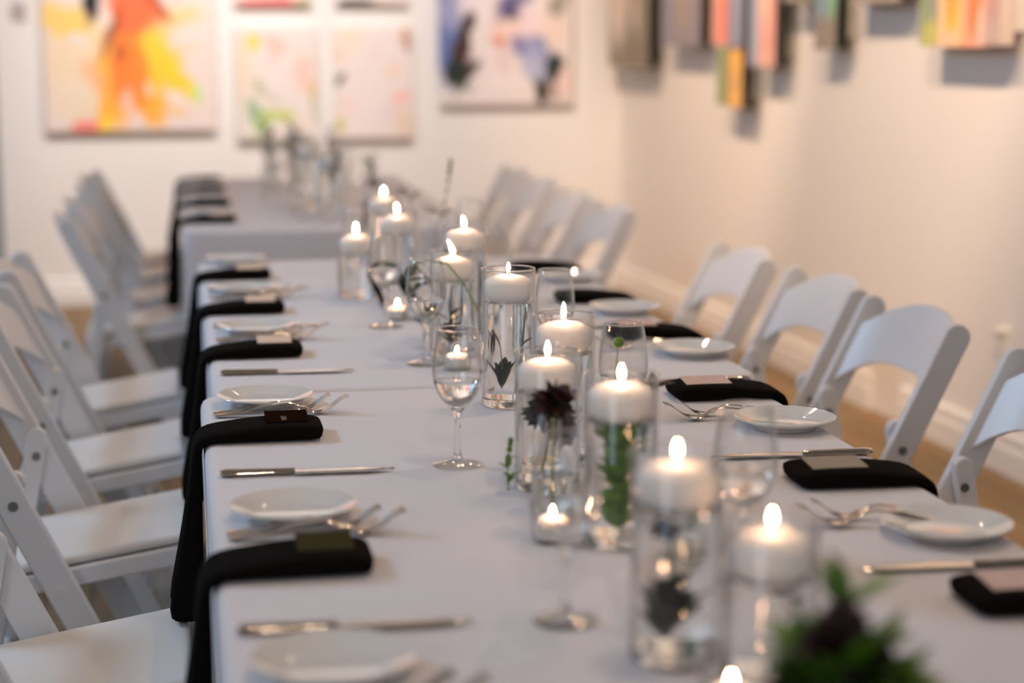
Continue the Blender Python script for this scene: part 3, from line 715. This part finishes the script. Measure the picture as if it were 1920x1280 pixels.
plate_right = [(.872, 1.925, 'blurred shiny plate at right with pink reflections'), (.882, 2.53, 'sharp white plate on the right behind the water glass'), (.925, 3.165, 'white plate on the right just past the seam with bright glints'),
               (.925, 3.69, 'white plate on the right between two black napkins'), (.925, 4.22, 'blurred white plate far right of the middle table')]
for x, y, lab in plate_right: put(plate0, (x, y, Z), 0, lab, 'plate', 'white bread plates')
knife_right = [(.945, 1.79, 'blurred ornate knife at the lower right'), (.942, 2.336, 'ornate silver knife behind the water glass on the right'), (.945, 2.895, 'ornate silver knife before the seam on the right'), (.975, 3.49, 'ornate silver knife on the right beyond the seam')]
for x, y, lab in knife_right: put(knife0, (x, y, Z), 177.5, lab, 'knife', 'table knives')
fork_right = [(.915, 1.985, 'blurred shiny plate at right'), (.92, 2.605, 'sharp right plate'), (.955, 3.24, 'right plate past the seam')]
for x, y, lab in fork_right:
    put(fork0, (x, y - .012, Z), 177, 'silver fork, the closer of the pair by the ' + lab, 'fork', 'silver forks')
    f = put(fork0, (x + .002, y + .014, Z), 175, 'silver fork, the farther of the pair by the ' + lab, 'fork', 'silver forks'); f.scale = (.88, .92, .92)

# ------------------------------------------------------------------ wine glasses with water
def bead(R0, z, r): return [(R0 + r*math.cos(2*PI*k/10), z + r*math.sin(2*PI*k/10)) for k in range(11)]
def make_glass():
    root = thing('wine_glass', 'x', 'wine glass', (0, 0, 0), 0, 'wine glasses of water')
    outer = [(.004, .0775), (.010, .080), (.020, .089), (.0285, .102), (.033, .117), (.0342, .130), (.0332, .148), (.0305, .168), (.0272, .1875)]
    inner = [(r - .0011, z + (.0015 if i == 0 else 0)) for i, (r, z) in enumerate(outer)]
    inner[0] = (0, .0815); inner[1] = (.0085, .0830)
    prof = [(0, .0775)] + outer + [(.0266, .1881)] + list(reversed(inner))
    MB().lathe(prof, 48).build('bowl', M['glass'], root, angle=70)
    ft = [(0, .0008), (.0335, .0008), (.0340, .0018), (.0325, .0030), (.022, .0048), (.012, .0075), (.0068, .0112), (0, .0112)]
    MB().lathe(ft, 40).build('foot', M['glass'], root, angle=70)
    MB().lathe(bead(.02715, .1880, .0009), 48).build('rim', M['solid_glass'], root, angle=180)
    st = [(0, .0114), (.0064, .0116), (.0048, .018), (.0040, .030), (.0037, .048), (.0042, .064), (.0060, .073), (.0095, .0788), (0, .0800)]
    MB().lathe(st, 40).build('stem', M['solid_glass'], root, angle=70)
    def fill(lv, rr):
        wp = [(0, .0822), (.008, .0838)]
        for r, z in inner[2:]:
            if z < lv: wp.append((r - .0003, z))
        return wp + [(rr, lv - .0005), (rr - .0006, lv), (0, lv)]
    MB().lathe(fill(.117, .0324), 48).build('water', M['water'], root, angle=50)
    return root, fill
glass0, glass_fill = make_glass()
GL = [((.365, 2.377), 1.0, 'sharp wine glass of water left of the tall candle vases'), ((.429, 3.155), 1.06, 'wine glass of water with a green sprig arching behind it'), ((.407, 3.593), 1.05, 'wine glass of water before the lone tealight and black ribbon'),
      ((.405, 4.14), 1.03, 'blurred wine glass left of the ribbon, at the far end of the middle table'), ((.368, 1.694), 1.0, 'very blurred wine glass nearest the camera, left of the candle vases'),
      ((.585, 1.80), 1.0, 'blurred wine glass with water before the sharp right plate'), ((.597, 2.385), 1.0, 'wine glass right of the candle vases behind the flower bud'), ((.623, 2.97), 1.0, 'wine glass right of the tallest sharp vase'),
      ((.636, 3.62), 1.0, 'wine glass half hidden behind the far candle vase'), ((.70, 4.35), 1.0, 'blurred wine glass on the right by the tall sprig'),
      ((.40, 5.85), 1.0, 'blurred wine glass first on the far table'), ((.37, 6.40), 1.0, 'blurred wine glass second on the far table'), ((.40, 6.98), 1.0, 'blurred wine glass third on the far table'), ((.38, 7.45), 1.0, 'blurred wine glass last on the far table'),
      ((.60, 6.15), 1.0, 'blurred wine glass nearest on the right half of the far table'), ((.62, 6.75), 1.0, 'blurred wine glass behind it on the right half of the far table')]
for i, ((x, y), s, lab) in enumerate(GL):
    if i == 0: glass0.location = (x, y, Z); glass0['label'] = lab
    else:
        g_ = dup(glass0, (x, y, Z), 0, lab, None, (s, s, 1) if s != 1.0 else None)
        if i == 4:      # the nearest glass holds only a little water
            for ch in g_.children:
                if ch.name.startswith('water'): bpy.data.objects.remove(ch)
            MB().lathe(glass_fill(.0935, .0225), 48).build('water', M['water'], g_, angle=50)

# ------------------------------------------------------------------ cylinder vases with floating candles
def flame_mb(h=.024, r=.0045, bend=0.0):
    prof = [(0, 0), (.45, .05), (.85, .18), (1.0, .34), (.85, .55), (.5, .78), (.18, .93), (0, 1)]
    b = MB(); rings = []
    for a, t in prof[1:-1]:
        rings.append([(bend*t*t*h + r*a*math.cos(2*PI*q/12), r*a*math.sin(2*PI*q/12), t*h) for q in range(12)])
    b.loft(rings); return b
VR = .0425
def vase(x, y, h, label, water=True):
    root = thing('cylinder_vase', label, 'vase', (x, y, Z), 0, 'clear cylinder vases')
    MB().lathe([(VR, .002), (VR, h - .001), (VR - .0006, h), (VR - .0019, h), (VR - .0025, h - .001), (VR - .0025, .002)], 56).build('glass_wall', M['glass'], root, angle=50)
    MB().lathe([(0, .0005), (VR - .002, .0005), (VR - .0006, .002), (VR - .0006, .012), (VR - .003, .014), (0, .014)], 56).build('glass_base', M['solid_glass'], root, angle=50)
    MB().lathe(bead(VR - .0012, h + .0002, .0013), 56).build('rim', M['solid_glass'], root, angle=180)
    lv = h - .052
    if water:
        MB().lathe([(0, .0145), (VR - .0032, .0145), (VR - .0029, .016), (VR - .0029, lv), (0, lv)], 56).build('water', M['water'], root, angle=50)
    return lv
def floating_candle(x, y, z, label, bend=0.0, fh=.025, lit=True, r=.0393):
    root = thing('floating_candle', label, 'candle', (x, y, z), rnd.uniform(0, 360), 'white floating candles')
    root.rotation_euler = (0, 0, 0)
    prof = [(0, -.027), (r*.70, -.027), (r*.86, -.0225), (r*.965, -.015), (r, -.007), (r, 0), (r*.985, .003), (r*.88, .0075), (r*.62, .0125), (r*.3, .0150), (r*.1, .0150), (0, .0142)]
    MB().lathe(prof, 48).build('wax_body', M['wax'], root, angle=60)
    MB().tube([(0, 0, .012), (0.0004, 0, .0215)], .0009, 6).build('wick', M['wick'], root)
    if lit:
        o = flame_mb(fh*.80, .0034 if fh > .0195 or fh == .019 else .0025, bend).build('flame', M['flame'], root); o.location = (0, 0, .0205)
    return root
VASES = [(.508, 2.775, .217, 0, .019, 'tall sharp cylinder vase of water with a thin dark leaf inside', 'floating candle in the sharpest tall vase'),
         (.513, 2.385, .202, 0, .028, 'cylinder vase right behind the burgundy flowers', 'floating candle behind the burgundy flowers, beside the flower bud'),
         (.460, 2.235, .178, 0, .0235, 'short cylinder vase with dark burgundy flowers sunk in it', 'floating candle above the sunken burgundy flowers'),
         (.490, 1.965, .196, 0, .021, 'cylinder vase filled with bright green leaves', 'floating candle above the bright green leaves'),
         (.445, 1.570, .198, 0, .018, 'blurred tall cylinder vase with a dark sunken sprig', 'blurred floating candle over the dark sunken sprig'),
         (.512, 1.495, .150, 0, .018, 'most blurred cylinder vase, beside the leafy arrangement', 'blurred floating candle right beside the leafy arrangement'),
         (.490, 3.240, .191, -.35, .033, 'cylinder vase behind the arching green stem', 'floating candle with a bent flame behind the arching green stem'),
         (.540, 3.42, .222, -.15, .026, 'tall cylinder vase beside the dark berry sprig', 'floating candle beside the dark berry sprig'),
         (.469, 3.90, .205, -.1, .026, 'blurred cylinder vase behind the lone tealight', 'blurred floating candle behind the lone tealight'),
         (.392, 4.035, .150, 0, .026, 'blurred low cylinder vase on the left of the flames', 'blurred floating candle leftmost of the three far flames'),
         (.519, 4.60, .185, 0, .024, 'blurred cylinder vase with the farthest flame', 'blurred floating candle with the farthest flame')]
for (x, y, h, bend, fh, vl, cl) in VASES:
    lv = vase(x, y, h, vl)
    floating_candle(x, y, Z + lv + .0275, cl, bend, fh)
for k, (x, y, h) in enumerate([(.50, 5.95, .20), (.44, 6.20, .22), (.52, 6.62, .18), (.47, 7.20, .22)]):
    lv = vase(x, y, h, ORD[k] + ' cylinder vase of the grey blurred cluster on the far table')
    floating_candle(x, y, Z + lv + .0275, 'unlit floating candle in the ' + ORD[k] + ' vase of the far table cluster', 0, .02, lit=False)

# ------------------------------------------------------------------ tealights in clear votive cups
def tealight(x, y, label, vlabel, fh=.016, lift=.004):
    v = thing('votive_cup', vlabel, 'votive cup', (x, y, Z), 0, 'clear votive cups')
    MB().lathe([(0, .0005), (.023, .0005), (.0245, .002), (.027, .046), (.0262, .0468), (.0256, .046), (.0232, .0045), (0, .0045)], 40).build('glass_cup', M['glass'], v, angle=60)
    t = thing('tealight', label, 'candle', (x, y, Z + .0048), 0, 'lit tealights')
    MB().lathe([(0, 0), (.0185, 0), (.0190, .001), (.0190, .0165), (.0184, .0165), (.0183, .013), (0, .013)], 32).build('cup', M['cup'], t, angle=50)
    MB().lathe([(0, .0131), (.0181, .0131), (.0181, .0222), (.016, .0238), (.006, .0226), (0, .0222)], 32).build('wax_body', M['wax'], t, angle=60)
    MB().tube([(0, 0, .022), (0, 0, .027)], .0008, 6).build('wick', M['wick'], t)
    o = flame_mb(fh*.8, .0031).build('flame', M['flame'], t); o.location = (0, 0, .025)
TEA = [(.442, 3.685, 'lone tealight beside the black ribbon', 'clear votive cup with the lone tealight by the black ribbon'),
       (.475, 3.095, 'tealight seen through the sharp wine glass', 'clear votive cup seen through the sharp wine glass'),
       (.415, 1.985, 'blurred tealight beside the most blurred wine glass', 'votive cup beside the most blurred wine glass'),
       (.525, 1.775, 'blurred tealight low between the near vases', 'votive cup low between the near vases'),
       (.578, 1.945, 'blurred tealight right of the green filled vase', 'votive cup right of the green filled vase'),
       (.450, 1.41, 'tealight at the bottom edge before the leafy arrangement', 'votive cup at the bottom edge before the leafy arrangement')]
for x, y, l1, l2 in TEA: tealight(x, y, l1, l2)

# ------------------------------------------------------------------ bud vases, sprigs and flowers
def bud_vase(x, y, label, h=.12, r=.024):
    root = thing('bud_vase', label, 'bud vase', (x, y, Z), 0, 'small clear bud vases')
    p = [(0, .001), (r*.9, .001), (r, .004), (r, h*.45), (r*.85, h*.58), (r*.42, h*.70), (r*.38, h*.95), (r*.5, h), (r*.44, h), (r*.32, h*.95), (r*.36, h*.70), (r*.79, h*.57), (r*.93, h*.44), (r*.93, .007), (0, .006)]
    MB().lathe(p, 36).build('bottle', M['glass'], root, angle=60)
    MB().lathe([(0, .0072), (r*.91, .0075), (r*.91, h*.42), (0, h*.42)], 36).build('water', M['water'], root, angle=60)
    return root
def bez(p0, p1, p2, n=12):
    p0, p1, p2 = Vector(p0), Vector(p1), Vector(p2)
    return [p0*(1-t)**2 + p1*2*t*(1-t) + p2*t*t for t in [i/n for i in range(n+1)]]
def sprig(label, pts, leaves, leafmat, stemr=.0012, stemmat=None, cat='sprig', name='sprig', seed=0, buds=()):
    """pts: centre line in world space; leaves: (t, length, width, azimuth, lift) each a blade along the stem"""
    o = Vector(pts[0]); root = thing(name, label, cat, o)
    P = [Vector(p) - o for p in pts]
    MB().tube(P, [stemr*(1 - .5*i/len(P)) for i in range(len(P))], 7).build('stem', stemmat or M['stem'], root)
    if leaves:
        b = MB()
        for (t, L, W, az, lift) in leaves:
            i = min(int(t*(len(P)-1)), len(P)-2); f = t*(len(P)-1) - i; p = P[i].lerp(P[i+1], f); dr_ = (P[i+1]-P[i]).normalized()
            d = Vector((math.cos(az), math.sin(az), lift)) + dr_*.4
            b.blade(p, d, (0, 0, 1), L, W)
        b.build('leaves', leafmat, root)
    if buds:
        b = MB()
        for (t, r, sq) in buds:
            i = min(int(t*(len(P)-1)), len(P)-2); f = t*(len(P)-1) - i; p = P[i].lerp(P[i+1], f)
            b.ball(p, r, 10, (1, 1, sq))
        b.build('buds', leafmat, root)
    return root
def rl(n, t0, t1, L, W, seed, lift=(-.1, .7)):
    q = random.Random(seed)
    return [(q.uniform(t0, t1), L*q.uniform(.7, 1.2), W*q.uniform(.7, 1.2), q.uniform(0, 2*PI), q.uniform(*lift)) for _ in range(n)]
# sunk in vases
sprig('thin dark leaf and speckled bloom sunk in the sharpest tall vase', bez((.497, 2.765, Z+.03), (.500, 2.765, Z+.06), (.494, 2.762, Z+.10)),
      [(.05, .05, .016, 1.2, 2.2), (.08, .048, .015, -1.3, 2.0), (.1, .044, .014, .2, 2.4), (.06, .046, .014, 2.6, 2.2), (.12, .04, .012, -2.4, 2.6), (.95, .030, .012, 2.8, 3.5), (.15, .035, .010, 3.6, 3.0)], M['leaf_dark'], seed=1)
sprig('green stem standing in the sharpest tall vase', bez((.518, 2.79, Z+.02), (.525, 2.79, Z+.09), (.528, 2.785, Z+.155)), [(.55, .02, .008, .3, 1)], M['brown_leaf'], .0014)
def bloom(label, c, mat, R0, n, seed, L=.03, W=.02, name='flower', cat='flower', stem_to=None, leafmat=None, nleaf=0):
    root = thing(name, label, cat, c); q = random.Random(seed); b = MB()
    for i in range(n):
        th = math.acos(1 - 2*(i + .5)/n); ph = i*2.39996
        d = Vector((math.sin(th)*math.cos(ph), math.sin(th)*math.sin(ph), math.cos(th)*.8 + .15))
        b.blade(d*R0*.25, d, (q.uniform(-1, 1), q.uniform(-1, 1), 1), L*q.uniform(.8, 1.2), W*q.uniform(.8, 1.2), q.uniform(-.2, .5))
    b.build('petals', mat, root)
    if stem_to is not None:
        MB().tube(bez((0, 0, 0), (0, 0, -.03), Vector(stem_to) - Vector(c)), .0014, 7).build('stem', M['stem'], root)
    if nleaf:
        b = MB()
        for i in range(nleaf):
            a = q.uniform(0, 2*PI); b.blade((0, 0, -.01), (math.cos(a), math.sin(a), q.uniform(-.2, .6)), (0, 0, 1), L*1.3, W*1.2)
        b.build('leaves', leafmat or M['leaf'], root)
    return root
bloom('dark burgundy bloom sunk in the short vase', (.462, 2.232, Z+.098), M['burgundy'], .02, 60, 5, .021, .016, stem_to=(.455, 2.24, Z+.02), leafmat=M['leaf_dark'], nleaf=4)
bloom('second burgundy bloom sunk low in the short vase', (.475, 2.225, Z+.078), M['burgundy'], .015, 40, 6, .018, .014)
sprig('bright green leaves packed in the vase behind the blurred wine glass', bez((.488, 1.965, Z+.02), (.487, 1.96, Z+.08), (.489, 1.963, Z+.14)), rl(90, .0, .95, .030, .022, 11, (.1, 1.6)), M['leaf_bright'], .0015)
sprig('dark sunken sprig with a burgundy tip in the blurred tall vase', bez((.437, 1.565, Z+.025), (.442, 1.565, Z+.07), (.440, 1.567, Z+.135)), rl(26, .0, .45, .036, .02, 12, (.5, 1.6)), M['leaf_dark'], .0018)
bloom('small burgundy tip in the blurred tall vase', (.437, 1.566, Z+.128), M['burgundy'], .008, 20, 13, .012, .009)
sprig('dark stalks standing in the vase with the bent flame', bez((.486, 3.235, Z+.02), (.484, 3.235, Z+.07), (.488, 3.237, Z+.13)), rl(14, .0, .5, .03, .014, 14, (.4, 1.4)), M['leaf_dark'], .002, M['leaf_dark'])
# bud vases standing between
bud_vase(.47, 3.335, 'bud vase behind the second wine glass', .11)
sprig('green stem arching over from the bud vase behind the wine glass', [(.47, 3.335, Z+.02), (.468, 3.33, Z+.12), (.425, 3.29, Z+.164), (.441, 3.23, Z+.177), (.463, 3.125, Z+.183), (.472, 3.11, Z+.172), (.487, 3.09, Z+.152), (.499, 3.08, Z+.127), (.510, 3.07, Z+.104)],
      [(.16, .06, .028, 3.4, -.2), (.2, .055, .026, 2.6, -.6), (.13, .06, .026, 4.0, -.1), (.24, .05, .024, 4.4, -.5), (.15, .055, .026, 3.0, -.9)], M['leaf_dark'], .0022)
bud_vase(.565, 3.52, 'bud vase hidden behind the far candle vase', .11)
sprig('dark berry sprig left of the far candle vase', [(.565, 3.52, Z+.02), (.555, 3.515, Z+.12), (.528, 3.50, Z+.155), (.519, 3.49, Z+.175)], [], M['burgundy'], .0011, M['brown_leaf'], buds=[(.99, .008, 1.2), (.85, .0085, 1.1), (.75, .006, 1)])
bud_vase(.60, 4.25, 'bud vase holding the tall thin sprig', .15, .028)
sprig('tall thin sprig with tiny buds standing up before the back wall', [(.60, 4.25, Z+.02), (.603, 4.25, Z+.13), (.622, 4.25, Z+.18), (.633, 4.25, Z+.235), (.640, 4.25, Z+.292)], [], M['sprig'], .0012, M['sprig'],
      buds=[(.55, .0032, 1.5), (.68, .0034, 1.5), (.78, .004, 1.5), (.86, .0044, 1.6), (.90, .0042, 1.6), (.94, .0044, 1.8), (.98, .004, 2)])
bud_vase(.567, 2.29, 'bud vase with a green flower bud right of the near vases', .11)
sprig('round green flower bud on a thin stem', bez((.567, 2.29, Z+.02), (.560, 2.295, Z+.12), (.572, 2.31, Z+.176), 8), [(.97, .009, .006, .5, 1.0), (.97, .009, .006, 2.5, 1.0), (.97, .009, .006, 4.5, 1.0)], M['leaf'], .0013, buds=[(.985, .0078, .95)])
sprig('brown leafed sprig leaning right from the bud vase', bez((.569, 2.285, Z+.02), (.570, 2.27, Z+.11), (.592, 2.19, Z+.135), 8), [(.9, .03, .012, -.2, .8), (.98, .028, .011, .6, .2), (.85, .026, .010, -1.2, .4), (.95, .024, .012, 1.6, .8)], M['brown_leaf'], .0013)
bud_vase(.437, 2.09, 'bud vase standing before the burgundy flowers', .125, .026)
bloom('dark burgundy flower head in the bud vase before the short candle vase', (.437, 2.09, Z+.142), M['burgundy'], .012, 48, 21, .024, .016, stem_to=(.437, 2.09, Z+.02), leafmat=M['leaf_dark'], nleaf=3)
sprig('tiny white flower spray low before the short vase', bez((.405, 2.21, Z+.004), (.40, 2.20, Z+.04), (.405, 2.195, Z+.075), 8), rl(10, .1, .6, .018, .008, 31, (.1, .9)), M['leaf'], .0009,
      buds=[(.8, .004, 1), (.9, .0035, 1), (.97, .004, 1)])
bud_vase(.655, 4.12, 'bud vase with dark leaves on the right of the middle table', .13)
sprig('dark green leaves on the right near the middle table end', bez((.655, 4.12, Z+.02), (.65, 4.15, Z+.14), (.60, 4.25, Z+.175)), [(.9, .04, .02, 2.8, .1), (.98, .035, .018, 3.4, .3), (.85, .04, .018, .2, .3)], M['leaf_dark'], .0016)
bud_vase(.60, 4.60, 'bud vase at the far end of the middle table', .13)
sprig('dark leaf sprig at the far end of the middle table', bez((.60, 4.60, Z+.02), (.60, 4.60, Z+.14), (.573, 4.55, Z+.185)), [(.95, .05, .022, 3.0, .2), (.85, .04, .02, .4, .4), (.98, .04, .02, 2.2, .5)], M['leaf_dark'], .0016)
bud_vase(.447, 4.42, 'bud vase with the brown stalk beside the farthest flame', .12)
sprig('brown stalk standing beside the farthest flame', bez((.447, 4.42, Z+.02), (.448, 4.42, Z+.1), (.452, 4.42, Z+.185)), rl(14, .55, .98, .016, .008, 41, (.6, 2)), M['brown_leaf'], .0018, M['brown_leaf'])
FAR = [(.33, 6.55, .29, 'grey sprig leftmost in the far table cluster'), (.43, 6.85, .31, 'tallest grey sprig in the far table cluster'), (.53, 6.40, .27, 'grey sprig in the middle of the far table cluster'),
       (.58, 7.05, .29, 'grey sprig farthest right in the far table cluster'), (.36, 7.30, .30, 'grey sprig at the back of the far table cluster'), (.48, 5.78, .27, 'grey sprig at the near end of the far table cluster'), (.40, 6.10, .28, 'grey sprig beside the nearest vase of the far table cluster'), (.62, 5.80, .25, 'dark green sprig at the near right of the far table')]
for k, (x, y, h, lab) in enumerate(FAR):
    bud_vase(x, y, 'bud vase under the ' + lab, .14, .027)
    sprig(lab, bez((x, y, Z+.02), (x, y, Z+.15), (x + rnd.uniform(-.04, .04), y, Z+h-.05)), rl(34, .3, 1.0, .040, .010, 50 + k, (-.1, 1.0)), M['leaf_grey'] if k < 7 else M['leaf_dark'], .0014, M['leaf_grey'])
# leafy arrangement at the bottom right
arr = thing('flower_arrangement', 'low arrangement of burgundy flowers and green leaves at the bottom edge', 'flower arrangement', (.472, 1.215, Z))
MB().lathe([(0, .001), (.038, .001), (.042, .006), (.048, .07), (.0465, .07), (.040, .008), (0, .006)], 40).build('bowl', M['glass'], arr, angle=60)
MB().lathe([(0, .0085), (.0385, .009), (.0445, .055), (0, .055)], 40).build('water', M['water'], arr, angle=60)
q = random.Random(77); b = MB()
for i in range(110):
    a = q.uniform(0, 2*PI); e = q.uniform(-.1, 1.2); d = Vector((math.cos(a)*math.cos(e), math.sin(a)*math.cos(e), math.sin(e)))
    b.blade(Vector((0, 0, .07)) + d*q.uniform(.01, .05), d, (0, 0, 1), q.uniform(.025, .05), q.uniform(.014, .024), q.uniform(0, .5))
for (dx, dy, dz) in ((-.06, 0, .045), (-.07, .02, .065), (.055, .02, .06), (.075, 0, .055), (.06, -.02, .09), (.02, .04, .15), (-.035, .03, .115), (.05, .03, .115)):
    for k in range(5):
        a = q.uniform(0, 2*PI); b.blade(Vector((dx*.6, dy*.6, dz)), Vector((dx, dy, .03)) + Vector((math.cos(a), math.sin(a), q.uniform(0, 1)))*.04, (0, 0, 1), q.uniform(.03, .05), .02, .2)
b.build('leaves', M['leaf'], arr)
b = MB()
for (c, r, n) in (((0, .0, .115), .03, 60), ((-.028, .01, .100), .022, 34), ((.03, .0, .105), .022, 34), ((.002, .0, .150), .016, 24), ((.0, -.01, .09), .03, 40)):
    for i in range(n):
        th = math.acos(1 - 2*(i + .5)/n); ph = i*2.39996; d = Vector((math.sin(th)*math.cos(ph), math.sin(th)*math.sin(ph), math.cos(th)))
        b.blade(Vector(c) + d*r*.3, d, (q.uniform(-1, 1), q.uniform(-1, 1), 1), r*q.uniform(.8, 1.2), r*.7, q.uniform(-.1, .4))
b.build('petals', M['burgundy'], arr)
# black satin ribbon curling over the cloth
P = [Vector(p) for p in ((.430, 3.80, Z+.001), (.421, 3.79, Z+.030), (.406, 3.785, Z+.060), (.394, 3.785, Z+.090), (.412, 3.78, Z+.112), (.441, 3.77, Z+.108),
                         (.463, 3.75, Z+.068), (.480, 3.725, Z+.032), (.490, 3.67, Z+.006), (.497, 3.60, Z+.001), (.503, 3.53, Z+.001))]
rb = MB(); rings = []
for i, p in enumerate(P):
    s_ = Vector((1, .5, 0)).normalized(); d = (P[min(i+1, len(P)-1)] - P[max(i-1, 0)]).normalized(); n_ = d.cross(s_).normalized()
    w_ = .006 + .010*min(1, i/6)
    rings.append([p + s_*w_ + n_*.0005, p - s_*w_ + n_*.0005, p - s_*w_ - n_*.0005, p + s_*w_ - n_*.0005])
tag(rb.loft(rings).build('ribbon', M['satin'], None, sub=2), 'black satin ribbon curling behind the wine glass and lone tealight', 'ribbon')
